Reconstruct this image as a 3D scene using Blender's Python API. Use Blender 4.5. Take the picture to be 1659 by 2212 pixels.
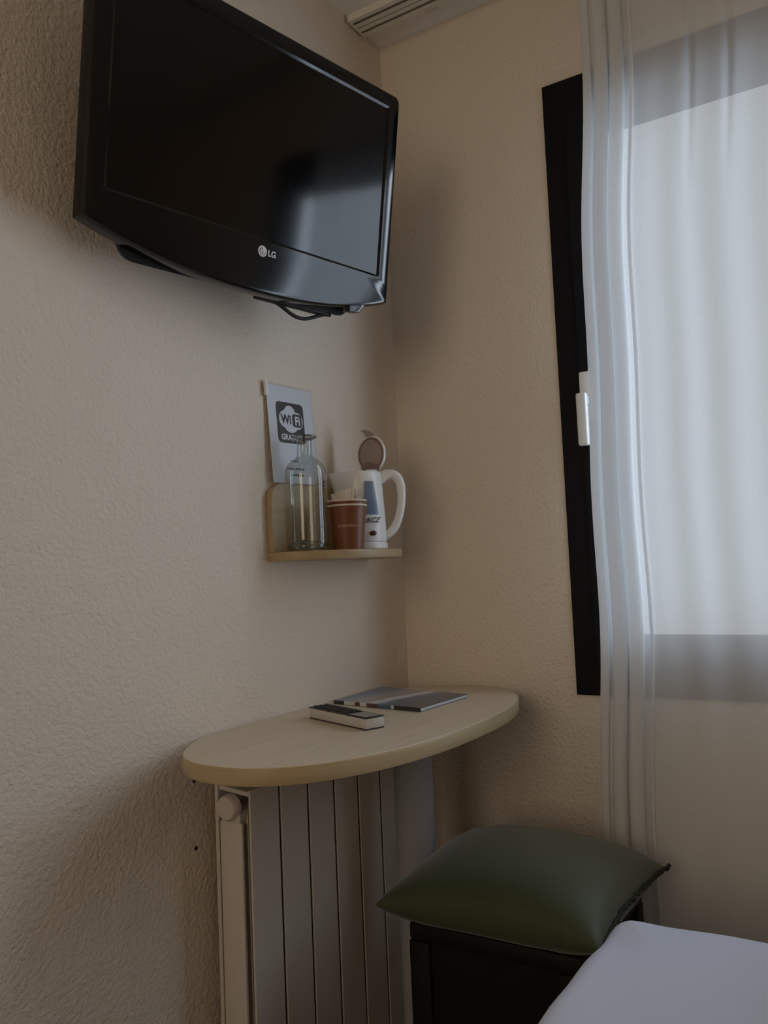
import bpy, bmesh, math, random
from mathutils import Vector, Matrix
random.seed(7)
for o in list(bpy.data.objects): bpy.data.objects.remove(o)
scene = bpy.context.scene
COL = scene.collection
PI = math.pi

# ------------------------------------------------------------------ camera
def make_camera():
    f_px, yaw, pitch, roll = 1812.83, math.radians(32.26), math.radians(3.90), math.radians(-2.496)
    F = Vector((math.cos(pitch)*math.cos(yaw), math.cos(pitch)*math.sin(yaw), math.sin(pitch)))
    R = Vector((math.sin(yaw), -math.cos(yaw), 0)); U = R.cross(F)
    c, s = math.cos(roll), math.sin(roll)
    R2, U2 = c*R + s*U, -s*R + c*U
    cam = bpy.data.cameras.new('camera'); ob = bpy.data.objects.new('camera', cam); COL.objects.link(ob)
    cam.sensor_fit = 'VERTICAL'; cam.sensor_height = 36.0; cam.sensor_width = 27.0
    cam.lens = f_px*36.0/2212.0; cam.clip_start = 0.02
    B = -F
    ob.matrix_world = Matrix(((R2.x, U2.x, B.x, -1.7683), (R2.y, U2.y, B.y, -1.0671), (R2.z, U2.z, B.z, 1.0412), (0, 0, 0, 1)))
    scene.camera = ob
make_camera()

# ------------------------------------------------------------------ light
SKY_STRENGTH = 0.42
SUN_STRENGTH = 10.3
world = bpy.data.worlds.new('world'); scene.world = world; world.use_nodes = True
bg = world.node_tree.nodes['Background']
bg.inputs[0].default_value = (0.98, 0.99, 1.0, 1); bg.inputs[1].default_value = SKY_STRENGTH     # bright overcast sky
sun = bpy.data.lights.new('veiled_sun', 'SUN'); sun.energy = SUN_STRENGTH; sun.angle = math.radians(90); sun.color = (0.82, 0.93, 1.12)
so = bpy.data.objects.new('veiled_sun', sun); COL.objects.link(so)
so.rotation_euler = Vector((-0.44, 0.87, -0.17)).to_track_quat('-Z', 'Y').to_euler()
# added warm fill light without a fixture, far end of the room behind the camera
lamp = bpy.data.lights.new('warm_fill', 'AREA'); lamp.shape = 'RECTANGLE'; lamp.size = 1.0; lamp.size_y = 1.4; lamp.energy = 14.0; lamp.color = (1.0, 0.83, 0.62)
lo = bpy.data.objects.new('warm_fill', lamp); COL.objects.link(lo); lo.location = (-4.2, -0.95, 1.6)
lo.rotation_euler = Vector((1.0, 0.10, 0.06)).to_track_quat('-Z', 'Y').to_euler()
vs = scene.view_settings
vs.view_transform = 'Standard'; vs.look = 'None'; vs.gamma = 1.0; vs.exposure = 0.14; vs.use_curve_mapping = False

# ------------------------------------------------------------------ materials
def newmat(name):
    m = bpy.data.materials.new(name); m.use_nodes = True
    nt = m.node_tree; b = nt.nodes['Principled BSDF']
    return m, nt, b
def N(nt, t, **kw):
    n = nt.nodes.new(t)
    for k, v in kw.items(): setattr(n, k, v)
    return n
def mat(name, col, rough=0.5, metal=0.0, spec=0.5, noise=0.0, nscale=40.0, bump=0.0, bscale=200.0, sheen=0.0):
    m, nt, b = newmat(name)
    b.inputs['Base Color'].default_value = (*col, 1); b.inputs['Roughness'].default_value = rough
    b.inputs['Metallic'].default_value = metal; b.inputs['Specular IOR Level'].default_value = spec
    if sheen: b.inputs['Sheen Weight'].default_value = sheen
    tc = N(nt, 'ShaderNodeTexCoord')
    nz = N(nt, 'ShaderNodeTexNoise'); nz.inputs['Scale'].default_value = nscale; nz.inputs['Detail'].default_value = 3
    nt.links.new(tc.outputs['Object'], nz.inputs['Vector'])
    mx = N(nt, 'ShaderNodeMix', data_type='RGBA')
    a = max(noise, 0.015)
    mx.inputs[6].default_value = (*[c*(1-a) for c in col], 1); mx.inputs[7].default_value = (*[min(1, c*(1+a)) for c in col], 1)
    nt.links.new(nz.outputs['Fac'], mx.inputs[0]); nt.links.new(mx.outputs[2], b.inputs['Base Color'])
    if bump:
        n2 = N(nt, 'ShaderNodeTexNoise'); n2.inputs['Scale'].default_value = bscale; n2.inputs['Detail'].default_value = 4
        nt.links.new(tc.outputs['Object'], n2.inputs['Vector'])
        bp = N(nt, 'ShaderNodeBump'); bp.inputs['Strength'].default_value = 1.0; bp.inputs['Distance'].default_value = bump
        nt.links.new(n2.outputs['Fac'], bp.inputs['Height']); nt.links.new(bp.outputs[0], b.inputs['Normal'])
    return m
def plaster(name, col, depth):
    m, nt, b = newmat(name); b.inputs['Roughness'].default_value = 0.75; b.inputs['Specular IOR Level'].default_value = 0.25
    tc = N(nt, 'ShaderNodeTexCoord')
    n1 = N(nt, 'ShaderNodeTexNoise'); n1.inputs['Scale'].default_value = 120; n1.inputs['Detail'].default_value = 3; n1.inputs['Roughness'].default_value = .55; n1.inputs['Distortion'].default_value = .25
    n2 = N(nt, 'ShaderNodeTexNoise'); n2.inputs['Scale'].default_value = 14; n2.inputs['Detail'].default_value = 3
    n3 = N(nt, 'ShaderNodeTexNoise'); n3.inputs['Scale'].default_value = 2.2
    for n in (n1, n2, n3): nt.links.new(tc.outputs['Object'], n.inputs['Vector'])
    ad = N(nt, 'ShaderNodeMath', operation='MULTIPLY_ADD'); ad.inputs[1].default_value = 0.9
    nt.links.new(n2.outputs['Fac'], ad.inputs[0]); nt.links.new(n1.outputs['Fac'], ad.inputs[2])
    bp = N(nt, 'ShaderNodeBump'); bp.inputs['Strength'].default_value = 1; bp.inputs['Distance'].default_value = depth
    nt.links.new(ad.outputs[0], bp.inputs['Height']); nt.links.new(bp.outputs[0], b.inputs['Normal'])
    mx = N(nt, 'ShaderNodeMix', data_type='RGBA')
    mx.inputs[6].default_value = (*[c*.97 for c in col], 1); mx.inputs[7].default_value = (*[min(1, c*1.03) for c in col], 1)
    nt.links.new(n3.outputs['Fac'], mx.inputs[0]); nt.links.new(mx.outputs[2], b.inputs['Base Color'])
    return m
def wood(name, c1, c2, rough=0.42, axis=(1, 14, 14)):
    m, nt, b = newmat(name); b.inputs['Roughness'].default_value = rough; b.inputs['Specular IOR Level'].default_value = 0.35
    tc = N(nt, 'ShaderNodeTexCoord'); mp = N(nt, 'ShaderNodeMapping'); mp.inputs['Scale'].default_value = axis
    nt.links.new(tc.outputs['Object'], mp.inputs['Vector'])
    nz = N(nt, 'ShaderNodeTexNoise'); nz.inputs['Scale'].default_value = 6; nz.inputs['Detail'].default_value = 5; nz.inputs['Distortion'].default_value = .6
    nt.links.new(mp.outputs[0], nz.inputs['Vector'])
    rp = N(nt, 'ShaderNodeValToRGB'); rp.color_ramp.elements[0].position = .3; rp.color_ramp.elements[1].position = .7
    rp.color_ramp.elements[0].color = (*c1, 1); rp.color_ramp.elements[1].color = (*c2, 1)
    nt.links.new(nz.outputs['Fac'], rp.inputs[0]); nt.links.new(rp.outputs[0], b.inputs['Base Color'])
    return m
def clear(name, tint=(1, 1, 1), ior=1.45, rough=0.02, boost=1.0):
    """thin clear sheet: straight-through light with Fresnel reflection"""
    m = bpy.data.materials.new(name); m.use_nodes = True; nt = m.node_tree
    for n in list(nt.nodes):
        if n.type == 'BSDF_PRINCIPLED': nt.nodes.remove(n)
    out = [n for n in nt.nodes if n.type == 'OUTPUT_MATERIAL'][0]
    tr = N(nt, 'ShaderNodeBsdfTransparent'); tr.inputs[0].default_value = (*tint, 1)
    gl = N(nt, 'ShaderNodeBsdfGlossy'); gl.inputs['Roughness'].default_value = rough
    fr = N(nt, 'ShaderNodeFresnel')
    ge = N(nt, 'ShaderNodeNewGeometry')                      # same reflectance from both faces of the thin sheet
    ex = N(nt, 'ShaderNodeMath', operation='MULTIPLY_ADD'); ex.inputs[1].default_value = -2.0; ex.inputs[2].default_value = 1.0
    pw = N(nt, 'ShaderNodeMath', operation='POWER'); pw.inputs[0].default_value = ior
    nt.links.new(ge.outputs['Backfacing'], ex.inputs[0]); nt.links.new(ex.outputs[0], pw.inputs[1]); nt.links.new(pw.outputs[0], fr.inputs[0])
    mu = N(nt, 'ShaderNodeMath', operation='MULTIPLY', use_clamp=True); mu.inputs[1].default_value = boost
    nt.links.new(fr.outputs[0], mu.inputs[0])
    mx = N(nt, 'ShaderNodeMixShader'); nt.links.new(mu.outputs[0], mx.inputs[0])
    nt.links.new(tr.outputs[0], mx.inputs[1]); nt.links.new(gl.outputs[0], mx.inputs[2]); nt.links.new(mx.outputs[0], out.inputs[0])
    return m
def sheer(name, col, open_, trans, tcol):
    """voile: open weave lets part of the light straight through, the threads scatter the rest"""
    m = bpy.data.materials.new(name); m.use_nodes = True; nt = m.node_tree
    for n in list(nt.nodes):
        if n.type == 'BSDF_PRINCIPLED': nt.nodes.remove(n)
    out = [n for n in nt.nodes if n.type == 'OUTPUT_MATERIAL'][0]
    tr = N(nt, 'ShaderNodeBsdfTransparent')
    tl = N(nt, 'ShaderNodeBsdfTranslucent'); tl.inputs[0].default_value = (*tcol, 1)
    df = N(nt, 'ShaderNodeBsdfDiffuse'); df.inputs[0].default_value = (*col, 1)
    tc = N(nt, 'ShaderNodeTexCoord'); nz = N(nt, 'ShaderNodeTexNoise'); nz.inputs['Scale'].default_value = 350
    nt.links.new(tc.outputs['Object'], nz.inputs['Vector'])
    mr = N(nt, 'ShaderNodeMapRange'); mr.inputs[3].default_value = 1-open_-.05; mr.inputs[4].default_value = 1-open_+.05
    nt.links.new(nz.outputs['Fac'], mr.inputs[0])
    m1 = N(nt, 'ShaderNodeMixShader'); m1.inputs[0].default_value = trans
    nt.links.new(df.outputs[0], m1.inputs[1]); nt.links.new(tl.outputs[0], m1.inputs[2])
    m2 = N(nt, 'ShaderNodeMixShader'); nt.links.new(mr.outputs[0], m2.inputs[0])
    nt.links.new(tr.outputs[0], m2.inputs[1]); nt.links.new(m1.outputs[0], m2.inputs[2]); nt.links.new(m2.outputs[0], out.inputs[0])
    return m

M = {}
M['wall'] = plaster('cream_plaster', (0.78, 0.69, 0.585), 0.0038)
M['ceiling'] = mat('ceiling_paint', (0.90, 0.875, 0.82), .8, bump=.0004, bscale=120)
M['floor'] = mat('dark_carpet', (0.05, 0.035, 0.028), .95, noise=.3, nscale=300, bump=.002, bscale=500)
M['frame'] = mat('black_frame_paint', (0.006, 0.006, 0.008), .55, spec=.15)
M['white_plastic'] = mat('white_plastic', (0.75, 0.75, 0.74), .32)
M['white_paint'] = mat('white_rail_paint', (0.80, 0.76, 0.68), .45)
M['glass'] = clear('window_glass', (0.97, 0.99, 0.985))
M['carafe'] = clear('carafe_glass', (0.90, 0.93, 0.92), 1.5, .03, 1.6)
M['acrylic'] = clear('acrylic', (0.96, 0.975, 0.985), 1.49, .05, .5)
M['voile'] = sheer('white_voile', (0.88, 0.88, 0.87), .37, .28, (.78, .84, .90))
M['gloss_black'] = mat('gloss_black', (0.002, 0.002, 0.0026), .12, spec=.45)
M['screen'] = mat('lcd_screen', (0.0012, 0.0012, 0.0016), .10, spec=.45)
M['matt_black'] = mat('matt_black_plastic', (0.012, 0.011, 0.011), .6, spec=.3)
M['logo'] = mat('silver_print', (0.72, 0.71, 0.70), .5)
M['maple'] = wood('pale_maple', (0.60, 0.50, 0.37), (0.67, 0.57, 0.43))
M['maple_edge_shaded'] = wood('shaded_edge_maple', (0.41, 0.31, 0.17), (0.47, 0.37, 0.22), axis=(1, 1, 20))  # darker than the top: the edge's shade is put into its colour
M['shelf_wood'] = wood('shelf_brown_wood', (0.34, 0.25, 0.14), (0.42, 0.31, 0.18), axis=(1, 14, 14))  # browner and darker than the table maple
M['rad'] = mat('radiator_enamel', (0.62, 0.56, 0.50), .38)
M['steel'] = mat('grey_steel_paint', (0.33, 0.33, 0.35), .35, spec=.5)
M['card'] = mat('white_card', (0.78, 0.78, 0.82), .6)
M['ink'] = mat('black_ink', (0.012, 0.012, 0.015), .5)
M['brown_cup'] = mat('brown_card_cup', (0.155, 0.045, 0.011), .45)
M['cream_card'] = mat('cream_card', (0.70, 0.60, 0.50), .55)
M['faint_print'] = mat('faint_cup_print', (0.36, 0.20, 0.13), .5)
M['paper'] = mat('paper_sachet', (0.72, 0.66, 0.60), .6, noise=.05)
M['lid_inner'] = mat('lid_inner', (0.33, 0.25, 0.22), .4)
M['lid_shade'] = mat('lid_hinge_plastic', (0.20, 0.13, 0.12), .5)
M['water_window'] = mat('water_window', (0.16, 0.22, 0.31), .2)
M['red_switch'] = mat('dark_red_switch', (0.07, 0.004, 0.006), .3)
M['green'] = mat('olive_cushion_cloth', (0.044, 0.058, 0.024), .55, spec=.35, noise=.06, bump=.0004, bscale=700, sheen=.25)
M['dark_green'] = mat('dark_seam_cloth', (0.012, 0.014, 0.008), .8)
M['dark_wood'] = mat('dark_stool_wood', (0.006, 0.005, 0.004), .6, spec=.2)
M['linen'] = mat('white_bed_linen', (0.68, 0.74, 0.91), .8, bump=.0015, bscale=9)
M['page'] = mat('page_edges', (0.62, 0.64, 0.68), .7)
M['remote_body'] = mat('remote_silver', (0.52, 0.49, 0.46), .35)
M['remote_top'] = mat('remote_black_face', (0.02, 0.018, 0.018), .4)
M['button'] = mat('rubber_button', (0.03, 0.028, 0.028), .6)
M['remote_pad'] = mat('remote_grey_face', (0.28, 0.26, 0.24), .4)
M['hole'] = mat('rusty_screw', (0.02, 0.008, 0.006), .8)
M['spine1'] = mat('spine_dark', (0.03, 0.03, 0.035), .4)
M['spine2'] = mat('spine_red', (0.12, 0.05, 0.04), .4)
M['spine3'] = mat('spine_blue', (0.08, 0.14, 0.22), .4)

# ------------------------------------------------------------------ mesh helpers
class MB:
    def __init__(s): s.v = []; s.f = []
    def add(s, vs, fs):
        o = len(s.v); s.v += [tuple(v) for v in vs]; s.f += [tuple(i+o for i in f) for f in fs]; return s
    def box(s, x0, x1, y0, y1, z0, z1):
        return s.add([(x0,y0,z0),(x1,y0,z0),(x1,y1,z0),(x0,y1,z0),(x0,y0,z1),(x1,y0,z1),(x1,y1,z1),(x0,y1,z1)],
                     [(3,2,1,0),(4,5,6,7),(0,1,5,4),(1,2,6,5),(2,3,7,6),(3,0,4,7)])
    def prism(s, pts, z0, z1):
        n = len(pts)
        return s.add([(x,y,z0) for x,y in pts]+[(x,y,z1) for x,y in pts],
                     [tuple(range(n-1,-1,-1)), tuple(range(n,2*n))]+[(i,(i+1)%n,n+(i+1)%n,n+i) for i in range(n)])
    def lathe(s, prof, cx=0, cy=0, n=40, cap0=False, cap1=False):
        vs=[]; fs=[]
        for r,z in prof:
            for k in range(n): a=2*PI*k/n; vs.append((cx+r*math.cos(a),cy+r*math.sin(a),z))
        for j in range(len(prof)-1):
            for k in range(n): fs.append((j*n+k,j*n+(k+1)%n,(j+1)*n+(k+1)%n,(j+1)*n+k))
        if cap0: fs.append(tuple(range(n-1,-1,-1)))
        if cap1: fs.append(tuple((len(prof)-1)*n+k for k in range(n)))
        return s.add(vs,fs)
    def rings(s, rings, cap=True, closed=True):
        n=len(rings[0]); vs=[p for r in rings for p in r]; fs=[]
        for j in range(len(rings)-1):
            for k in range(n if closed else n-1): fs.append((j*n+k,j*n+(k+1)%n,(j+1)*n+(k+1)%n,(j+1)*n+k))
        if cap: fs += [tuple(range(n-1,-1,-1)), tuple((len(rings)-1)*n+k for k in range(n))]
        return s.add(vs,fs)
    def tube(s, path, r, n=10, rs=None):
        path=[Vector(p) for p in path]; rg=[]; up=Vector((0.13,0.31,0.94))
        for i,p in enumerate(path):
            t=(path[min(i+1,len(path)-1)]-path[max(i-1,0)]).normalized()
            a=t.cross(up).normalized(); b=t.cross(a).normalized(); rr=rs[i] if rs else r
            rg.append([tuple(p+a*rr*math.cos(2*PI*k/n)+b*rr*math.sin(2*PI*k/n)) for k in range(n)])
        return s.rings(rg)
    def build(s, name, m, parent=None, bevel=0, seg=2, smooth=False, angle=35, xf=None):
        me=bpy.data.meshes.new(name); me.from_pydata([tuple(xf@Vector(v)) for v in s.v] if xf else s.v,[],s.f)
        bm=bmesh.new(); bm.from_mesh(me)
        bmesh.ops.recalc_face_normals(bm,faces=bm.faces)
        if bevel:
            es=[e for e in bm.edges if len(e.link_faces)==2 and e.calc_face_angle(0)>math.radians(30)]
            bmesh.ops.bevel(bm,geom=es,offset=bevel,segments=seg,affect='EDGES',profile=.5,clamp_overlap=True)
        if smooth or bevel:
            for f in bm.faces: f.smooth=True
            for e in bm.edges:
                if len(e.link_faces)==2 and e.calc_face_angle(0)>math.radians(angle): e.smooth=False
        bm.to_mesh(me); bm.free()
        me.materials.append(M[m] if isinstance(m,str) else m)
        o=bpy.data.objects.new(name,me); COL.objects.link(o)
        if parent: o.parent=parent
        return o
def tag(o,label=None,cat=None,group=None,kind=None):
    if label: o['label']=label
    if cat: o['category']=cat
    if group: o['group']=group
    if kind: o['kind']=kind
    return o
def empty(name,loc,label=None,cat=None,rot=None):
    o=bpy.data.objects.new(name,None); COL.objects.link(o); o.location=loc; o.empty_display_size=.05
    if rot: o.rotation_euler=rot
    return tag(o,label,cat)
def rrect(x0,x1,y0,y1,r,n=6):
    pts=[]
    for cx,cy,a0 in ((x1-r,y1-r,0),(x0+r,y1-r,PI/2),(x0+r,y0+r,PI),(x1-r,y0+r,1.5*PI)):
        for k in range(n+1): a=a0+PI/2*k/n; pts.append((cx+r*math.cos(a),cy+r*math.sin(a)))
    return pts
def text_mesh(name,txt,size,m,parent,matrix,depth=0.0002,shear=0.0,align='CENTER',spacing=1.0,bold=0.0):
    cu=bpy.data.curves.new(name,'FONT'); cu.body=txt; cu.size=size; cu.extrude=depth; cu.shear=shear; cu.align_x=align; cu.align_y='CENTER'
    cu.space_character=spacing; cu.offset=bold; cu.resolution_u=3
    t=bpy.data.objects.new(name+'_tmp',cu); COL.objects.link(t)
    dg=bpy.context.evaluated_depsgraph_get(); me=bpy.data.meshes.new_from_object(t.evaluated_get(dg))
    bpy.data.objects.remove(t); me.materials.clear(); me.materials.append(M[m]); me.transform(matrix); me.name=name
    o=bpy.data.objects.new(name,me); COL.objects.link(o); o.parent=parent
    return o
def basis(r,u,c=(0,0,0)):
    r=Vector(r).normalized(); u=Vector(u).normalized(); n=r.cross(u).normalized()
    return Matrix(((r.x,u.x,n.x,c[0]),(r.y,u.y,n.y,c[1]),(r.z,u.z,n.z,c[2]),(0,0,0,1)))

# ------------------------------------------------------------------ the room
H=2.37; XB=-4.3; YB=-2.75; T=.12
WY0,WY1,WZ0,WZ1=-1.55,-.426,.754,2.113
tag(MB().box(XB-T,T,YB-T,T,-.1,0).build('floor','floor'),kind='structure')
tag(MB().box(XB-T,T,YB-T,T,H,H+.1).build('ceiling','ceiling'),kind='structure')
wl=tag(MB().box(XB-T,T,0,T,0,H).build('wall_left','wall'),kind='structure')
wr=MB().box(0,.085,YB,WY0,0,H).box(0,.085,WY1,0,0,H).box(0,.085,WY0,WY1,0,WZ0).box(0,.085,WY0,WY1,WZ1,H)
tag(wr.build('wall_right','wall'),kind='structure')
tag(MB().box(XB-T,XB,YB,0,0,H).build('wall_back','wall'),kind='structure')
tag(MB().box(XB-T,T,YB-T,YB,0,H).build('wall_near','wall'),kind='structure')
for z in (.6965,.584):
    MB().lathe([(.0001,-.0022),(.0022,-.0020),(.0038,-.0008),(.0040,.004)],n=14,cap0=True).build('screw','hole',wl,smooth=True,
        xf=Matrix.Translation((-.7205,0,z))@Matrix.Rotation(-PI/2,4,'X')@Matrix.Rotation(0,4,'Z')@Matrix.Scale(1,4))

# window: black frame flush with the wall, opening sash, pane, white handle
win=empty('window_1',(0,(WY0+WY1)/2,WZ0),'black framed window with white lever handle behind the sheer curtain'); win['kind']='structure'
def ringbox(y0,y1,z0,z1,w,x0,x1):
    return MB().box(x0,x1,y0,y0+w,z0,z1).box(x0,x1,y1-w,y1,z0,z1).box(x0,x1,y0+w,y1-w,z0,z0+w).box(x0,x1,y0+w,y1-w,z1-w,z1)
WI=Matrix.Translation((0,-(WY0+WY1)/2,-WZ0))
ringbox(WY0,WY1,WZ0,WZ1,.052,-.006,.075).build('window_frame','frame',win,xf=WI)
g=.0505
sash=ringbox(WY0+g,WY1-g,WZ0+g,WZ1-g,.074,-.016,.055).build('sash','frame',win,xf=WI)
MB().box(.012,.018,WY0+g+.07,WY1-g-.07,WZ0+g+.07,WZ1-g-.07).build('pane','glass',win,xf=WI)
hy=-.492
hd=MB().box(-.026,-.016,hy-.0145,hy+.0145,1.335,1.447).build('handle','white_plastic',win,bevel=.004,xf=WI)
hd['label']='white lever handle'
lv=MB().rings([[(-.052+a,hy+b,z) for a,b in ((-.009,-.010),(.009,-.010),(.009,.012),(-.009,.012))] for z in (1.283,1.395)])
lv.box(-.050,-.026,hy-.009,hy+.009,1.372,1.392)
lv.build('lever','white_plastic',hd,bevel=.004,seg=3)
for o in (hd.children[0],): o.matrix_parent_inverse=Matrix.Identity(4); o.data.transform(WI)

# curtain rail on the ceiling: two channels
rail=empty('curtain_rail',(-.1,-1.25,H),'white double-channel curtain rail screwed to the ceiling by the window','curtain rail')
RI=Matrix.Translation((.1,1.25,-H))
y0,y1=-2.45,-.012
for xc in (-.140,-.102):
    b=MB().box(xc-.017,xc+.017,y0,y1,H-.0035,H)
    for a in (-.017,.0135): b.box(xc+a,xc+a+.0035,y0,y1,H-.017,H-.0035)
    for a in (-.0135,.005): b.box(xc+a,xc+a+.0085,y0,y1,H-.017,H-.0145)
    b.build('track','white_paint',rail,xf=RI)
    MB().box(xc-.019,xc+.019,y1,y1+.004,H-.018,H).build('end_cap','white_paint',rail,xf=RI)
for k in range(3):
    MB().box(-.155,-.055,-.2-k*.9,-.17-k*.9,H-.004,H).build('bracket','white_paint',rail,xf=RI)

# sheer curtain
def curtain():
    zt,zb=2.352,.03; L=[]; rows=64
    # sheet parameter: (u along the wall, depth offset); gathered pleats first, then loose soft folds
    prof=[]
    y=0.0; n=0
    # gathered bundle: S folds that double back
    def fold(u): 
        return u
    S=900
    total=.42+.78
    for i in range(S+1):
        s=i/S*total                      # cloth length
        prof.append(s)
    out=[]
    for j in range(rows+1):
        t=j/rows; z=zt+(zb-zt)*t
        yl=-.5535+.055*min(1,max(0,(2.3-z)/1.8))+.004*math.sin(z*5.1)+.003*math.sin(z*11.3+1)
        row=[]; yy=0; 
        for s in prof:
            if s<.42:                    # gathered edge: tight S folds lying over one another
                k=s/.42; w=.100+.004*math.sin(3*z)
                ph=2*PI*3.5*k+.35*math.sin(z*1.1)*k; en=min(1,k*5)*min(1,(1-k)*8)
                yo=w*k+.021*math.sin(ph)*en
                xo=(.015*math.cos(ph)+.010*math.sin(ph*.5+.5*math.sin(z*1.2)))*en
            else:
                k=s-.42; q=k/1.93
                yo=.100+.004*math.sin(3*z)+1.05*q
                xo=.0035*math.sin(2*PI*k/.155+.7*math.sin(k*7)+.3*math.sin(z*1.3))*min(1,k*5)
                # tight pinch pleats near the heading tape
                for pc in (.115,.185,.300,.405,.53,.65,.78,.9):
                    d=(q*1.05-pc)/.008; xo+=-.018*math.exp(-d*d)*min(1,max(0,(z-1.75)/.5))
            row.append((-.105+xo,yl-yo,z))
        out.append(row)
    vs=[p for r in out for p in r]; n=S+1
    fs=[(j*n+i,j*n+i+1,(j+1)*n+i+1,(j+1)*n+i) for j in range(rows) for i in range(S)]
    b=MB().add(vs,fs)
    c=b.build('sheer_curtain','voile',None,smooth=True,angle=180)
    return tag(c,'long white sheer curtain gathered at its edge in front of the window','curtain')
curtain()

# ------------------------------------------------------------------ television
def tv():
    c=Vector((-.684,-.178,1.771)); ya=math.radians(-11.06); ti=math.radians(8.68)
    n0=Vector((math.sin(ya),-math.cos(ya),0)); r=Vector((math.cos(ya),math.sin(ya),0)); u=math.cos(ti)*Vector((0,0,1))+math.sin(ti)*n0
    t=empty('television',(0,0,0),'glossy black flat television tilted forward high on the wall','television')
    t.matrix_world=basis(r,u,c)
    HW,HT,HB,SAG=.3225,.203,-.203,.044
    def outline(th,ins=0.0):
        d=Vector((math.cos(th),math.sin(th))); hw,ht=HW-ins,HT-ins
        lo,hi=0,1.0
        def inside(q):
            x,y=q
            if abs(x)>hw or y>ht: return False
            yb=HB+ins-SAG*(1-(abs(x)/HW)**2.3)
            if y<yb: return False
            rr=.012
            for sx in (-1,1):
                if sx*x>hw-rr and y>ht-rr and ((sx*x-hw+rr)**2+(y-ht+rr)**2)>rr*rr: return False
            return True
        for _ in range(40):
            m=(lo+hi)/2
            if inside(d*m): lo=m
            else: hi=m
        return d*lo
    def rectpt(th,x,y0,y1):
        d=Vector((math.cos(th),math.sin(th))); k=1e9
        if abs(d.x)>1e-9: k=min(k,x/abs(d.x))
        if d.y>1e-9: k=min(k,y1/d.y)
        if d.y<-1e-9: k=min(k,y0/d.y)
        return d*k
    ths=[2*PI*k/240 for k in range(240)]
    SX,S0,S1=.2875,-.153,.170
    cor=[math.atan2(b,a) for a in (HW,-HW) for b in (HT,HB)]+[math.atan2(b,a) for a in (SX,-SX) for b in (S0,S1)]
    for a in (HW,-HW):
        for k in range(-3,4): cor.append(math.atan2(HT-.004,a)+k*.008)
    ths=sorted(set(ths+[x%(2*PI) for x in cor]))
    ring=lambda f,z:[(*f(th),z) for th in ths]
    bz=MB().rings([ring(lambda a:rectpt(a,SX,S0,S1),-.006),ring(lambda a:rectpt(a,SX,S0,S1),-.0025),ring(lambda a:rectpt(a,SX+.0045,S0-.0045,S1+.0045),0),
        ring(lambda a:outline(a,.009),0),ring(lambda a:outline(a,.004),-.0018),ring(lambda a:outline(a,.001),-.006),ring(lambda a:outline(a),-.012),ring(lambda a:outline(a),-.030),ring(lambda a:outline(a,.012),-.036)],cap=False)
    bz.add([(*outline(a,.012),-.036) for a in ths],[tuple(range(len(ths)))])
    bz.build('bezel','gloss_black',t,smooth=True,angle=28)
    MB().box(-SX-.002,SX+.002,S0-.002,S1+.002,-.010,-.003).build('screen','screen',t)
    # back housing
    hs=[]
    for ins,z in ((.030,-.034),(.034,-.050),(.075,-.082),(.10,-.086)):
        hs.append([(x,y,z) for x,y in rrect(-HW+ins+.045,HW-ins-.045,HB+ins*1.0-.070,HT-ins,.03,5)])
    MB().rings(hs).build('back_housing','matt_black',t,smooth=True,angle=40)
    MB().box(-.20,.20,-.213,-.205,-.060,-.037).build('speaker_grille','matt_black',t,bevel=.002)
    # wall mount: plate on the back, arm to the wall
    br=MB().box(-.10,.10,-.08,.08,-.100,-.086)
    br.build('mount_plate','matt_black',t,bevel=.003)
    # lip tab under the chin and a loop of cable
    tb=MB(); pts=[(.205,-.221),(.222,-.2375),(.250,-.2350),(.268,-.214)]
    tb.rings([[(x,y,z) for x,y in pts] for z in (-.022,-.004)]).build('button_tab','gloss_black',t,bevel=.003)
    path=[(.06+.15*k/14,-.243-.020*math.sin(PI*k/14)**2+.0,-.045) for k in range(15)]
    MB().tube(path,.0035,8).build('cable','matt_black',t,smooth=True)
    MB().box(.03,.20,-.247,-.232,-.055,-.036).build('stand_socket','matt_black',t,bevel=.003)
    # maker's mark: round emblem and letters
    lg=MB(); lg.lathe([(.0001,.0006),(.0092,.0006),(.0096,0)],n=32)
    em=lg.build('emblem','logo',t,smooth=True,xf=Matrix.Translation((.004,-.176,.0)))
    text_mesh('lettering','LG',.0145,'logo',t,Matrix.Translation((.0155,-.177,.0004)),align='LEFT',bold=.0004)
    # features inside the emblem
    f=MB().box(-.0015,-.0005,-.003,.005,.0006,.0009).box(-.0015,.002,-.003,-.002,.0006,.0009)
    f.lathe([(.0001,.0009),(.0011,.0009),(.0011,.0006)],cx=-.0045,cy=.0028,n=10)
    arc=[(.0068*math.cos(a),.0068*math.sin(a)) for a in [PI*.5+2*PI*.75*k/20 for k in range(21)]]
    arc2=[(.0058*math.cos(a),.0058*math.sin(a)) for a in [PI*.5+2*PI*.75*k/20 for k in range(21)]]
    f.add([(x,y,.0009) for x,y in arc]+[(x,y,.0009) for x,y in arc2],[(k,k+1,22+k,21+k) for k in range(20)])
    f.build('emblem_mark','matt_black',em,xf=Matrix.Translation((.004,-.176,0)))
    # swivel arm back to the wall (world aligned, kept as a part)
    inv=t.matrix_world.inverted()
    back=c-.095*r.cross(u)
    arm=MB().tube([back,Vector((back.x+.01,-.035,back.z)),Vector((back.x+.01,-.004,back.z))],.02,12)
    arm.box(back.x-.06,back.x+.08,-.012,-.001,back.z-.09,back.z+.09)
    arm.build('wall_arm','matt_black',t,xf=inv)
tv()

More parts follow.
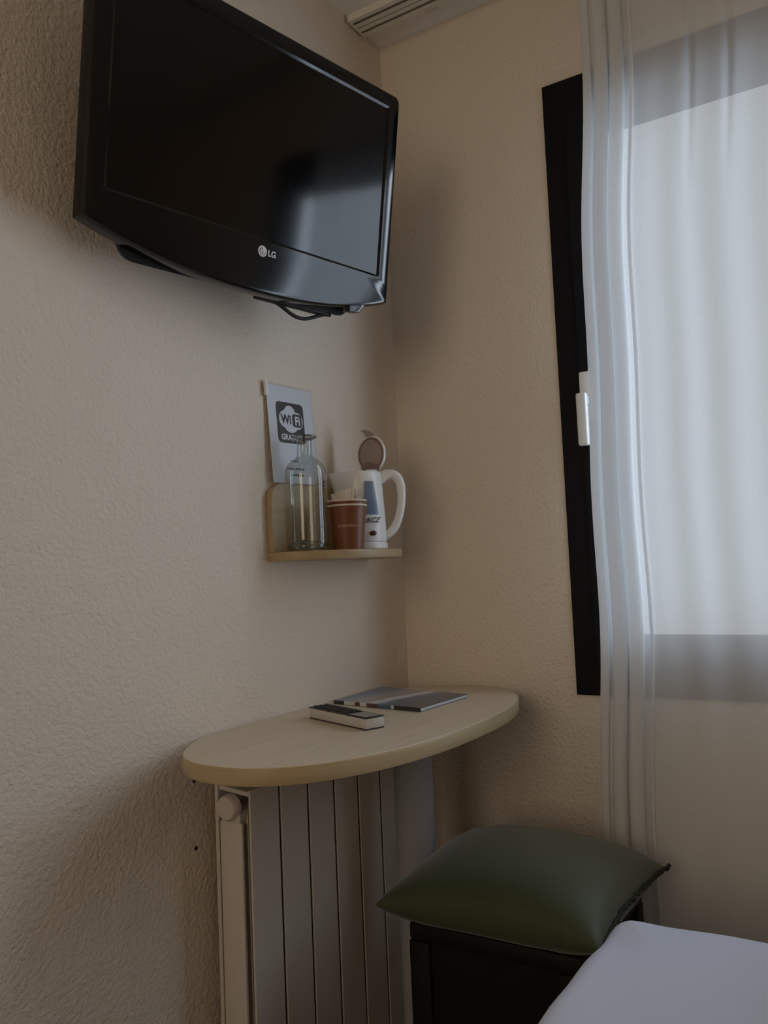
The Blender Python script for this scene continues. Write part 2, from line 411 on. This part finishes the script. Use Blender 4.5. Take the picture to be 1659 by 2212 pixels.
# ------------------------------------------------------------------ small shelf
SZ0,SZ1=1.0655,1.083
def shelf():
    t=empty('wall_shelf',(-.33,0,SZ0),'small pale wood wall shelf with rounded backboard holding kettle and carafe','shelf')
    I=Matrix.Translation((.33,0,-SZ0))
    pts=[(-.33+.18*math.copysign(abs(math.cos(a))**(2/2.2),math.cos(a)),-.001-.157*abs(math.sin(a))**(2/2.2)) for a in [PI*k/48 for k in range(49)]]
    MB().prism(pts,SZ0,SZ1).build('shelf_board','shelf_wood',t,bevel=.0015,xf=I)
    bp=[(x,z) for x,z in rrect(-.51,-.15,SZ1-.04,1.219,.032,6) if z>SZ1+.002]
    bp=[(-.51,SZ1)]+[q for q in rrect(-.51,-.15,SZ1-.1,1.219,.032,6)[::-1] if q[1]>1.15]+[(-.15,SZ1)]
    MB().rings([[(x,y,z) for x,z in bp] for y in (-.001,-.0165)]).build('backboard','shelf_wood',t,bevel=.0012,xf=I)
shelf()

# Wi-Fi card in a clear holder leaning on the wall, standing on the backboard
def wifi():
    tl=Vector((-.504,-.0035,1.4225)); bl=Vector((-.4985,-.0120,1.2195))
    u=(tl-bl).normalized(); r=Vector((1,0,0)); r=(r-u*r.dot(u)).normalized()
    t=empty('sign_holder',(0,0,0),'clear acrylic stand with white Wi-Fi card above the shelf','sign')
    t.matrix_world=basis(r,u,bl); w,h=.146,.203
    MB().box(0,w,0,h,.0022,.0034).build('acrylic_front','acrylic',t)
    MB().box(-.0045,.0035,h-.029,h+.0005,.0000,.0056).build('edge_glint','white_plastic',t)['label']='white strip standing in for the glint on the acrylic edge'  # white strip in place of light glinting on the holder's edge
    MB().box(.001,w-.001,.001,h-.004,.0004,.0014).build('card','card',t)
    z=.0015
    sq=MB().prism(rrect(.026,.114,.083,.167,.010),z,z+.0003).build('print_panel','ink',t); sq['label']='black rounded square printed on the card'
    def circ(cx,cy,rx,ry,n=28): return [(cx+rx*math.cos(2*PI*k/n),cy+ry*math.sin(2*PI*k/n)) for k in range(n)]
    cl=MB()
    for i,q in enumerate((circ(.053,.132,.020,.018),circ(.068,.143,.019,.018),circ(.070,.119,.021,.014),circ(.090,.131,.020,.018),circ(.070,.132,.026,.018))):
        cl.prism(q,z+.0003,z+.0006+i*.00001)
    cl.build('cloud_mark','card',t)
    MB().prism(rrect(.075,.106,.118,.145,.007),z+.0006,z+.0008).build('cloud_patch','ink',t)
    text_mesh('lettering','Wi',.026,'ink',t,Matrix.Translation((.055,.131,z+.0009)),bold=.0008)
    text_mesh('lettering','Fi',.025,'card',t,Matrix.Translation((.0915,.130,z+.001)),bold=.0007)
    text_mesh('lettering','GRATUIT',.0165,'card',t,Matrix.Translation((.070,.0945,z+.0006)),bold=.0003)
    d=MB()
    rnd=random.Random(3)
    for yy,xa,xb in ((.047,.060,.080),(.031,.044,.100),(.018,.056,.094)):
        x=xa
        while x<xb:
            w_=rnd.uniform(.003,.007); d.box(x,x+w_,yy-.0022,yy+.0022*rnd.uniform(.4,1.2),z-.0002,z+.0001); x+=w_+.0018
    d.build('small_print','ink',t)
wifi()

# glass carafe
def carafe():
    cx,cy=-.463,-.0645
    t=empty('glass_carafe',(cx,cy,SZ1),'clear glass carafe with flared lip on the shelf','carafe')
    pr=[(.0001,.006),(.030,.006),(.037,.004),(.0405,.008),(.0415,.018),(.0415,.146),(.0405,.158),(.0360,.169),(.0275,.177),(.0190,.1825),(.0155,.187),(.0147,.193),(.0145,.214),(.0160,.2185),(.0230,.2215),(.0255,.2235),(.0255,.2250),(.0240,.2258),(.0150,.2235),(.0128,.218)]
    MB().lathe(pr,n=56).build('bottle','carafe',t,smooth=True,angle=70)
    MB().lathe([(.0001,.0002),(.034,.0002),(.0375,.003),(.0392,.010),(.036,.016),(.022,.019),(.0001,.020)],n=56).build('thick_base','carafe',t,smooth=True,angle=60)
    MB().lathe([(.0238,.2218),(.0252,.2232),(.0252,.2252),(.0238,.2265),(.0222,.2252),(.0222,.2232),(.0238,.2218)],n=56).build('lip','carafe',t,smooth=True,angle=70)
    p=MB(); rnd=random.Random(5)
    for k,(z,a0,a1) in enumerate(((.134,-.85,-.35),(.126,-.75,-.30),(.116,-.9,-.45))):
        a=a0
        while a<a1:
            da=rnd.uniform(.05,.12); R=.0419
            q=[(R*math.cos(x),R*math.sin(x)) for x in (a,a+da)]
            p.add([(*q[0],z),(*q[1],z),(*q[1],z+.005),(*q[0],z+.005)],[(0,1,2,3)]); a+=da+.04
    p.build('printed_text','ink',t)
carafe()

# kettle with open lid
def kettle():
    cx,cy=-.280,-.0715
    t=empty('electric_kettle',(cx,cy,SZ1),'white plastic electric kettle with its round lid open','kettle')
    vd=Vector((.83,.555,0)).normalized(); rt=Vector((vd.y,-vd.x,0))          # handle points to the right of the view, towards the window
    t.rotation_euler=(0,0,math.atan2(rt.y,rt.x))                              # local +x = handle side, local -y = front
    b=MB(); n=48; rg=[]
    for z,rx,off in ((.0175,.0500,0),(.022,.0515,0),(.050,.0510,0),(.100,.0495,-.001),(.145,.0480,-.002),(.163,.0475,-.003),(.166,.0455,-.003)):
        ring=[]
        for k in range(n):
            a=2*PI*k/n; R=rx
            if z>.09: R+=.017*((z-.09)/.076)*max(0,math.cos(a-PI))**10      # spout
            ring.append((R*math.cos(a)+off,R*math.sin(a),z))
        rg.append(ring)
    rin=[[(x*.93-.0002,y*.93,z) for x,y,z in rg[-1]],[(x*.9,y*.9,.12) for x,y,z in rg[-1]]]
    b.rings(rg+rin).build('body','white_plastic',t,smooth=True,angle=50)
    MB().lathe([(.0001,0),(.050,0),(.0525,.003),(.0525,.012),(.050,.0165),(.0001,.0165)],n=48).build('base','white_plastic',t,smooth=True)
    MB().lathe([(.0493,.0163),(.0493,.0180)],n=48).build('base_gap','lid_shade',t,smooth=True)
    # handle
    path=[(.040,0,.150),(.058,0,.160),(.075,0,.157),(.085,0,.140),(.0865,0,.112),(.082,0,.080),(.072,0,.052),(.058,0,.036),(.046,0,.030)]
    pp=[]
    for i in range(len(path)-1):
        for s in range(4):
            q=s/4; P=[Vector(path[max(0,min(len(path)-1,i+d))]) for d in (-1,0,1,2)]
            pp.append(.5*((2*P[1])+(-P[0]+P[2])*q+(2*P[0]-5*P[1]+4*P[2]-P[3])*q*q+(-P[0]+3*P[1]-3*P[2]+P[3])*q**3))
    pp.append(Vector(path[-1])); rg=[]
    for i,P in enumerate(pp):
        tn=(pp[min(i+1,len(pp)-1)]-pp[max(0,i-1)]).normalized(); a=Vector((0,1,0)); c=tn.cross(a).normalized()
        k=i/(len(pp)-1); w=.0125; d=.0105-.003*math.sin(PI*k)+.003*(1-k)
        rg.append([tuple(P+a*w*math.cos(x)*(abs(math.cos(x))**-.3 if abs(math.cos(x))>.01 else 0)+c*d*math.sin(x)) for x in [2*PI*j/16 for j in range(16)]])
    MB().rings(rg).build('handle','white_plastic',t,smooth=True,angle=60)
    # open lid: disc standing up on its hinge, inner face to the camera
    L=basis((.86,-.51,0),(.02,.03,1),(.026,.012,.207))
    lid=MB().lathe([(.0001,-.010),(.026,-.009),(.0335,-.004),(.0350,.0),(.0340,.003),(.0001,.003)],n=44).build('lid','white_plastic',t,smooth=True,xf=L@Matrix.Diagonal((1,1.18,1,1)))
    MB().lathe([(.0001,.0036),(.0305,.0036),(.0325,.0026)],n=44).build('lid_inner_face','lid_inner',lid,smooth=True,xf=L@Matrix.Diagonal((1,1.18,1,1)))
    MB().lathe([(.0270,.0037),(.0292,.0052),(.0312,.0037)],n=44).build('lid_seal','lid_shade',lid,smooth=True,xf=L@Matrix.Diagonal((1,1.18,1,1)))
    MB().prism([(-.018,-.046),(.016,-.046),(.024,-.024),(.004,-.022),(-.003,-.017),(-.011,-.017),(-.016,-.024),(-.022,-.026)],.0045,.0075).build('hinge_plate','lid_shade',lid,xf=L)
    MB().rings([[(x,y,z) for x,y in ((-.010,.036),(.010,.038),(.004,.047),(-.006,.053),(-.017,.056),(-.024,.054),(-.017,.049))] for z in (-.004,.003)]).build('lid_tab','lid_inner',lid,bevel=.001,xf=L)
    MB().box(.012,.036,-.012,.012,.158,.172).build('hinge','white_plastic',t,bevel=.003)
    # water window, mark and switch follow the body
    def onbody(pts,R=.0512,taper=.028): 
        return [((R-taper*.1*(z/.16))*math.cos(a),(R-taper*.1*(z/.16))*math.sin(a),z) for a,z in pts]
    A0=-PI/2+.42
    def strip(a0,a1,a2,a3,z0,z1,dR,nn=6):
        v=[];f=[]
        for j,(z,l,r_) in enumerate(((z0,a0,a1),(z1,a2,a3))):
            for k in range(nn+1): v+=onbody([(l+(r_-l)*k/nn,z)],.0512+dR)
        for k in range(nn): f.append((k,k+1,nn+2+k,nn+1+k))
        return v,f
    MB().add(*strip(A0-.33,A0+.36,A0-.26,A0+.16,.073,.143,.0006)).build('water_gauge','water_window',t,smooth=True)
    a=A0+.02; R=.0521
    nm=Vector((math.cos(a),math.sin(a),0)); tx=Vector((-math.sin(a),math.cos(a),0))
    text_mesh('lettering','KCZ',.0150,'ink',t,basis(tx,(0,0,1),nm*R+Vector((0,0,.061))),shear=.35,depth=.0003,bold=.0002)
    B=basis(tx,(0,0,1),nm*.0508+Vector((0,0,.034)))
    MB().lathe([(.0074,.0),(.0074,.0020),(.006,.0030),(.0001,.0032)],n=24).build('switch','red_switch',t,smooth=True,xf=B@Matrix.Diagonal((1,.72,1,1)))
kettle()

# stacked paper cups with sachets
def cup():
    cx,cy=-.3795,-.103
    def one(z,label,name='paper_cup'):
        t=empty(name,(cx,cy,z),label,'cup')
        MB().lathe([(.0001,.004),(.0285,.004),(.0290,0),(.0300,0),(.0388,.0885),(.0381,.0885),(.0294,.006),(.0001,.006)],n=44).build('cup_wall','brown_cup',t,smooth=True)
        rim=[(.0385+.0020*math.cos(a),.0885+.0020*math.sin(a)) for a in [2*PI*k/10 for k in range(11)]]
        MB().lathe(rim,n=44).build('rim','cream_card',t,smooth=True,angle=80)
        return t
    t=one(SZ1,'brown paper cup underneath, nested below the cup of sachets')
    p=MB(); rnd=random.Random(2)
    A=math.atan2(-.555,-.83); a=A-.55
    while a<A+.6:
        da=rnd.uniform(.04,.09); z=.045; R=.0301+.0088*z/.0885+.0004
        q=[(R*math.cos(x),R*math.sin(x)) for x in (a,a+da)]; h=rnd.uniform(.003,.006)
        p.add([(*q[0],z),(*q[1],z),(*q[1],z+h),(*q[0],z+h)],[(0,1,2,3)]); a+=da+.03
    p.build('cup_print','faint_print',t)
    one(SZ1+.0095,'upper brown paper cup of the nested pair, holding sugar sachets')
    # sachets and stirrer
    vd=Vector((.83,.555)); rt=Vector((.555,-.83))
    spec=[(-.026,-.004,.022,.116,12,'white folded sugar sachet leaning left in the cup'),(-.012,.010,.020,.120,4,'pale sugar sachet standing second from the left in the cup'),
          (-.002,-.010,.021,.121,-3,'pale sachet standing in the middle of the cup'),(.011,.004,.020,.124,-8,'wide white sachet rising behind the stirrer in the cup'),
          (.026,-.002,.019,.110,-10,'short white sachet leaning right in the cup')]
    for k,(a,d,w,top,ang,lab) in enumerate(spec):
        z0=.030; bx=.35*a; b=MB()
        rows=[]
        for j in range(6):
            q=j/5; bul=.0022*math.sin(PI*q)+.0003
            rows.append([(-w/2,0,(top-z0)*q),(0,-bul,(top-z0)*q),(w/2,0,(top-z0)*q),(0,bul,(top-z0)*q)])
        b.rings(rows)
        o=b.build('sugar_sachet','paper',None)
        o.location=(cx+rt.x*bx*.9+vd.x*d*.5,cy+rt.y*bx*.9+vd.y*d*.5,SZ1+z0)
        o.rotation_euler=(0,math.atan2(a-bx*.9,top-z0)*1.0,0)
        o.rotation_euler=(Matrix.Rotation(math.atan2(rt.y,rt.x),3,'Z')@Matrix.Rotation(math.atan2(a*.8-bx*.9,top-z0),3,'Y')).to_euler()
        tag(o,lab,'sachet','sachets in the paper cup')
    o=MB().box(-.0028,.0028,-.0007,.0007,0,.105).build('stirrer','cream_card',None,bevel=.0004)
    o.location=(cx+rt.x*.008-vd.x*.012,cy+rt.y*.008-vd.y*.012,SZ1+.024)
    o.rotation_euler=(Matrix.Rotation(math.atan2(rt.y,rt.x),3,'Z')@Matrix.Rotation(.05,3,'Y')).to_euler()
    tag(o,'thin wooden stirrer standing upright among the sachets','stirrer')
cup()

# ------------------------------------------------------------------ oval table
TZ=.7676
def table():
    t=empty('oval_table',(-.33,-.2,0),'pale oval wall table on a single grey post over the radiator','table')
    I=Matrix.Translation((.33,.2,0)); n=96
    pts=[]
    for k in range(n):
        a=2*PI*k/n; x=-.443+.420*math.copysign(abs(math.cos(a))**(2/2.3),math.cos(a)); y=-.187+.213*math.copysign(abs(math.sin(a))**(2/2.3),math.sin(a))
        pts.append((x,min(y,-.0015)))
    MB().prism(pts,TZ-.0262,TZ-.0008).build('edge_band','maple_edge_shaded',t,bevel=.002,seg=2,xf=I)
    ins=[(-.447+(x+.447)*.9955,-.186+(y+.186)*.992) for x,y in pts]
    MB().prism(ins,TZ-.004,TZ).build('table_top','maple',t,bevel=.0006,seg=1,xf=I)
    MB().lathe([(.0385,.012),(.0385,TZ-.030)],cx=-.3300,cy=-.200,n=40,cap0=True,cap1=True).build('post','steel',t,smooth=True,xf=I)
    MB().lathe([(.0001,0),(.105,0),(.105,.006),(.05,.014),(.0001,.014)],cx=-.33,cy=-.2,n=40).build('foot_plate','steel',t,smooth=True,xf=I)
    MB().box(-.40,-.26,-.27,-.13,TZ-.0300,TZ-.0262).build('top_flange','steel',t,xf=I)
table()

# ------------------------------------------------------------------ radiator
def radiator():
    X0,Wd,n=-.696,.080,6; zt,zb=.683,.10
    t=empty('radiator',(X0+3*Wd,-.05,zb),'white aluminium panel radiator on the wall under the oval table','radiator')
    I=Matrix.Translation((-(X0+3*Wd),.05,-zb))
    b=MB().box(-.0370,.0370,-.100,-.0958,zb,zt)                                # front plate
    b.box(-.022,.022,-.0800,-.036,zb+.02,zt-.045)                              # water column
    b.box(-.003,.003,-.0958,-.080,zb+.03,zt-.05)                               # web
    b.box(-.0375,.0375,-.028,-.020,zb+.005,zt+.006)                            # rear plate
    b.box(-.003,.003,-.036,-.028,zb+.03,zt-.05)
    b.rings([[(x,y,z) for y,z in ((-.0935,zt-.012),(-.0935,zt-.004),(-.028,zt+.002),(-.028,zt-.006))] for x in (-.034,.034)])   # sloping top vent
    b.rings([[(x,-.058+.021*math.cos(a),zt-.048+.021*math.sin(a)) for a in [2*PI*k/16 for k in range(16)]] for x in (-.04,.04)])
    b.rings([[(x,-.058+.021*math.cos(a),zb+.045+.021*math.sin(a)) for a in [2*PI*k/16 for k in range(16)]] for x in (-.04,.04)])
    first=b.build('section','rad',t,bevel=.0011,seg=1,xf=I@Matrix.Translation((X0+.04,0,0)))
    for k in range(1,n):
        o=first.copy(); COL.objects.link(o); o.parent=t; o.location=(Wd*k,0,0)
    # side cover strip at the end and round plug
    MB().box(X0-.001,X0+.006,-.083,-.034,zb+.02,zt-.055).build('end_column','rad',t,bevel=.002,xf=I)
    pl=MB().rings([[(x,-.0585+r*math.cos(a),zt-.030+r*math.sin(a)) for a in [2*PI*k/28 for k in range(28)]] for x,r in ((X0+.004,.0215),(X0-.008,.0215),(X0-.013,.0185),(X0-.014,.0))],cap=False)
    pl.build('end_plug','rad',t,smooth=True,xf=I)
    vv=MB().tube([(X0+n*Wd,-.058,zb+.045),(X0+n*Wd+.04,-.058,zb+.045),(X0+n*Wd+.045,-.058,.001)],.009,10)
    vv.build('feed_pipe','steel',t,smooth=True,xf=I)
    for xx in (X0+.1,X0+.38):
        MB().box(xx,xx+.03,-.03,-.0005,zt-.06,zt-.03).build('wall_hook','rad',t,xf=I)
radiator()

# ------------------------------------------------------------------ remote and brochure
def remote():
    a=Vector((-.499,-.080,0)); b=Vector((-.5645,-.252,0)); ax=(b-a).normalized(); ac=Vector((-ax.y,ax.x,0))
    L=.184; Wd=.040
    t=empty('remote_control',(0,0,0),'silver and black television remote lying on the oval table','remote')
    # local x along length from wall end to near end, y across towards the window
    t.matrix_world=Matrix(((ax.x,ac.x,0,a.x),(ax.y,ac.y,0,a.y),(0,0,1,TZ+.0004),(0,0,0,1)))
    MB().box(0,L,0,Wd,.0018,.0195).build('body','remote_body',t,bevel=.002)
    MB().box(.001,L-.001,.001,Wd-.001,0,.0022).build('underside','remote_top',t)
    MB().box(-.0005,L+.0005,-.0005,Wd+.0005,.0190,.0212).build('face_plate','remote_top',t,bevel=.0008)
    MB().box(.128,L-.006,.004,Wd-.004,.0211,.0216).build('lower_face','remote_pad',t)
    b0=MB().box(0,.0085,0,.0065,.0210,.0238).build('button','button',t,bevel=.001)
    first=True
    for i in range(10):
        for j in range(3):
            if first: o=b0; first=False
            else: o=b0.copy(); COL.objects.link(o); o.parent=t
            o.location=(.008+i*.0118,.0055+j*.0115,0)
remote()
def brochure():
    P=[Vector((-.342,-.024,0)),Vector((-.372,-.249,0)),Vector((-.190,-.256,0)),Vector((-.158,-.022,0))]
    t=empty('brochure',(0,0,0),'blue printed brochure lying beside the remote on the table','brochure')
    def grid(z0,bow,ins=0.0,n=10):
        v=[]
        for i in range(n+1):
            for j in range(n+1):
                s=ins+(1-2*ins)*i/n; q=ins+(1-2*ins)*j/n
                p=(P[0]*(1-s)+P[1]*s)*(1-q)+(P[3]*(1-s)+P[2]*s)*q
                v.append((p.x,p.y,TZ+z0+bow*(q**1.5)*(1-s)+bow*.6*math.sin(PI*q)*.5))
        return v
    def slab(z0,z1,bow,m,name,ins=0.0,parent=None):
        n=10; a=grid(z0,bow*.3 if z0>.002 else 0,ins); b=grid(z1,bow,ins); N_=(n+1)**2; f=[]
        for i in range(n):
            for j in range(n):
                k=i*(n+1)+j; f.append((k,k+n+1,k+n+2,k+1)); f.append((N_+k,N_+k+1,N_+k+n+2,N_+k+n+1))
        rim=[j for j in range(n+1)]+[i*(n+1)+n for i in range(1,n+1)]+[n*(n+1)+j for j in range(n-1,-1,-1)]+[i*(n+1) for i in range(n-1,0,-1)]
        for k in range(len(rim)): a0,b0=rim[k],rim[(k+1)%len(rim)]; f.append((a0,b0,N_+b0,N_+a0))
        return MB().add(a+b,f).build(name,m,t)
    # printed cover: diagonal swooshes of blue, tan and white
    m,nt,b=newmat('brochure_cover'); b.inputs['Roughness'].default_value=.28
    tc=N(nt,'ShaderNodeTexCoord'); mp=N(nt,'ShaderNodeMapping'); mp.inputs['Rotation'].default_value=(0,0,math.radians(12))
    nt.links.new(tc.outputs['Object'],mp.inputs[0]); sp=N(nt,'ShaderNodeSeparateXYZ'); nt.links.new(mp.outputs[0],sp.inputs[0])
    nz=N(nt,'ShaderNodeTexNoise'); nz.inputs['Scale'].default_value=9; nt.links.new(mp.outputs[0],nz.inputs['Vector'])
    ma=N(nt,'ShaderNodeMath',operation='MULTIPLY_ADD'); ma.inputs[1].default_value=.05; nt.links.new(nz.outputs['Fac'],ma.inputs[0]); nt.links.new(sp.outputs[1],ma.inputs[2])
    mr=N(nt,'ShaderNodeMapRange'); mr.inputs[1].default_value=-.31; mr.inputs[2].default_value=-.02; nt.links.new(ma.outputs[0],mr.inputs[0])
    rp=N(nt,'ShaderNodeValToRGB'); e=rp.color_ramp.elements; e[0].color=(.07,.08,.10,1); e[1].color=(.17,.20,.25,1)
    for pos,c in ((.18,(.10,.11,.13)),(.34,(.08,.11,.20)),(.42,(.16,.22,.33)),(.46,(.62,.64,.68)),(.50,(.55,.57,.60)),(.54,(.30,.25,.21)),(.62,(.36,.33,.31)),(.72,(.22,.28,.38)),(.85,(.12,.17,.27))):
        q=e.new(pos); q.color=(*c,1)
    nt.links.new(mr.outputs[0],rp.inputs[0]); nt.links.new(rp.outputs[0],b.inputs['Base Color'])
    slab(.0005,.0065,.002,'page','pages',.006)
    slab(.0066,.0074,.002,m,'cover')
    # spine towards the camera in coloured blocks
    a0,b0=P[0],P[1]; d=(b0-a0); nn=Vector((-d.y,d.x,0)).normalized()
    if nn.x>0: nn=-nn
    segs=((0,.13,'spine1'),(.13,.26,'page'),(.26,.32,'spine2'),(.32,.40,'page'),(.40,.52,'spine2'),(.52,.68,'spine3'),(.68,.71,'page'),(.71,1,'spine1'))
    for s0,s1,mm in segs:
        q0=a0+d*s0; q1=a0+d*s1
        MB().prism([(q0.x,q0.y),(q1.x,q1.y),(q1.x+nn.x*.0012,q1.y+nn.y*.0012),(q0.x+nn.x*.0012,q0.y+nn.y*.0012)],TZ+.0006,TZ+.0078).build('spine_block',mm,t)
    MB().add([(*p.xy,TZ+.0003) for p in P]+[(*p.xy,TZ+.0009) for p in P],[(0,1,2,3),(7,6,5,4),(0,4,5,1),(1,5,6,2),(2,6,7,3),(3,7,4,0)]).build('back_cover','spine1',t)
brochure()

# ------------------------------------------------------------------ stool and cushion
def stool():
    x0,x1,y0,y1=-.530,-.205,-.600,-.298; zs=.448
    t=empty('stool',((x0+x1)/2,(y0+y1)/2,0),'dark wooden stool under the olive green cushion','stool')
    I=Matrix.Translation((-(x0+x1)/2,-(y0+y1)/2,0))
    MB().box(x0,x1,y0,y1,zs-.03,zs).build('seat','dark_wood',t,bevel=.006,xf=I)
    for x in (x0,x1-.038):
        for y in (y0,y1-.038):
            MB().box(x,x+.038,y,y+.038,0,zs-.03).build('leg','dark_wood',t,bevel=.002,xf=I)
    for y in (y0+.008,y1-.028): MB().box(x0+.038,x1-.038,y,y+.02,zs-.30,zs-.03).build('dark_infill','dark_wood',t,xf=I)  # deep panels added to keep the space between the legs dark
    for x in (x0+.008,x1-.028): MB().box(x,x+.02,y0+.038,y1-.038,zs-.30,zs-.03).build('dark_infill','dark_wood',t,xf=I)
    for y in (y0+.010,y1-.028): MB().box(x0+.038,x1-.038,y,y+.018,.10,.125).build('stretcher','dark_wood',t,xf=I)
stool()
def cushion():
    cx,cy,cz=-.367,-.443,.478; hx,hy,Tt=.187,.194,.081; n=36
    t=empty('cushion',(cx,cy,.448),'olive green cushion with dark seam resting on the stool','cushion')
    def pt(i,j,s):
        u=-1+2*i/n; v=-1+2*j/n
        u_=math.sin(u*PI/2); v_=math.sin(v*PI/2)
        pin=.075
        x=hx*u_*(1-pin*(1-v_*v_)*u_*u_); y=hy*v_*(1-pin*(1-u_*u_)*v_*v_)
        h=max(0,(1-u_**2)*(1-v_**2))**.42
        z=Tt*h*(1.0 if s>0 else .93)*s
        z+=.004*math.sin(3*u_+1)*math.sin(2.3*v_)*h
        z+=.010*(abs(u_*v_))**4*(-.3)
        if s<0: z=max(z,-(cz-.4502))
        return (x,y,z+cz-.448)
    v=[];f=[]
    for s in (1,-1):
        o=len(v)
        for i in range(n+1):
            for j in range(n+1): v.append(pt(i,j,s))
        for i in range(n):
            for j in range(n):
                k=o+i*(n+1)+j; f.append((k,k+n+1,k+n+2,k+1) if s>0 else (k,k+1,k+n+2,k+n+1))
    me=MB().add(v,f).build('cover','green',t)
    bm=bmesh.new(); bm.from_mesh(me.data); bmesh.ops.remove_doubles(bm,verts=bm.verts,dist=.0004); bmesh.ops.recalc_face_normals(bm,faces=bm.faces)
    for q in bm.faces: q.smooth=True
    bm.to_mesh(me.data); bm.free()
    # puckered closing seam along the side towards the bed
    rnd=random.Random(4); path=[]; rs=[]
    for k in range(61):
        i=n*k/60; i0=int(min(i,n-1)); fr=i-i0
        a=Vector(pt(i0,0,1)); b=Vector(pt(i0+1,0,1)); p=a.lerp(b,fr)
        path.append(p+Vector((0,-.003+rnd.uniform(-.002,.002),rnd.uniform(-.002,.002)))); rs.append(.0028+rnd.uniform(0,.0018))
    path.append(path[-1]+Vector((.010,-.004,.006))); rs.append(.0035)
    MB().tube(path,.003,8,rs).build('seam','dark_green',t,smooth=True)
    for (i,j) in ((0,1),):
        pass
cushion()

# ------------------------------------------------------------------ bed
def bed():
    x0,x1,y0,y1,zt=-2.55,-.500,-2.1,-.648,.521
    t=empty('bed',((x0+x1)/2,(y0+y1)/2,0),'bed corner with plain white sheet in front of the stool','bed')
    I=Matrix.Translation((-(x0+x1)/2,-(y0+y1)/2,0))
    MB().box(x0+.03,x1-.03,y0+.03,y1-.03,.02,.26).build('base','dark_wood',t,bevel=.01,xf=I)
    MB().box(x0+.02,x1-.02,y0+.02,y1-.02,.26,zt-.012).build('mattress','linen',t,bevel=.04,seg=4,xf=I)
    # sheet: top with soft rounded edge and a hanging side all round
    NX,NY=72,60; rg=[]
    prof=[]
    for k in range(9):
        a=PI/2*k/8; prof.append((-.034+.034*math.sin(a),-.034+.034*math.cos(a)))
    prof+=[(.004,-.10),(.006,-.18),(.010,-.28)]
    pts=lambda off:rrect(x0-off,x1+off,y0-off,y1+off,.05+max(0,off),8)
    def dense(off,z,j):
        base=pts(off); out=[]
        for i in range(len(base)):
            a=Vector(base[i]); b=Vector(base[(i+1)%len(base)]); m=max(1,int((b-a).length/.03))
            for q in range(m): out.append(a.lerp(b,q/m))
        return out
    ref=dense(0,0,0); cnt=len(ref); rings=[]
    C=Vector(((x0+x1)/2,(y0+y1)/2))
    for j,(off,dz) in enumerate(prof):
        row=[]
        for i,p in enumerate(ref):
            d=Vector((0,0))
            ex=min(max(p.x,x0+.05),x1-.05); ey=min(max(p.y,y0+.05),y1-.05)
            d=Vector((p.x-ex,p.y-ey)); d=d.normalized() if d.length>1e-6 else Vector((0,0))
            wv=.004*math.sin(i*.55)*max(0,(-dz-.05)/.2)
            ww=.0025*math.sin(p.x*21+p.y*13)+.0018*math.sin(p.x*47-p.y*31)
            if j>8: ww=0
            q=p+d*(off+wv)
            row.append((q.x,q.y,zt+dz+ww))
        rings.append(row)
    b=MB(); b.rings(rings[::-1],cap=False)
    top=rings[0]; n=len(top)
    # crown: shrink the first ring inward in steps
    inner=[top]
    for s in (.97,.9,.75,.5,.25,.02):
        inner.append([(C.x+(x-C.x)*s,C.y+(y-C.y)*s,zt+.006*(1-s)+.0016*math.sin(x*s*19+y*s*11)+.001*math.sin(y*s*37)) for x,y,z in top])
    b.rings(inner,cap=False)
    b.add(inner[-1],[tuple(range(n))])
    o=b.build('sheet','linen',t,xf=I)
    bm=bmesh.new(); bm.from_mesh(o.data); bmesh.ops.remove_doubles(bm,verts=bm.verts,dist=.0002); bmesh.ops.recalc_face_normals(bm,faces=bm.faces)
    for q in bm.faces: q.smooth=True
    bm.to_mesh(o.data); bm.free()
bed()
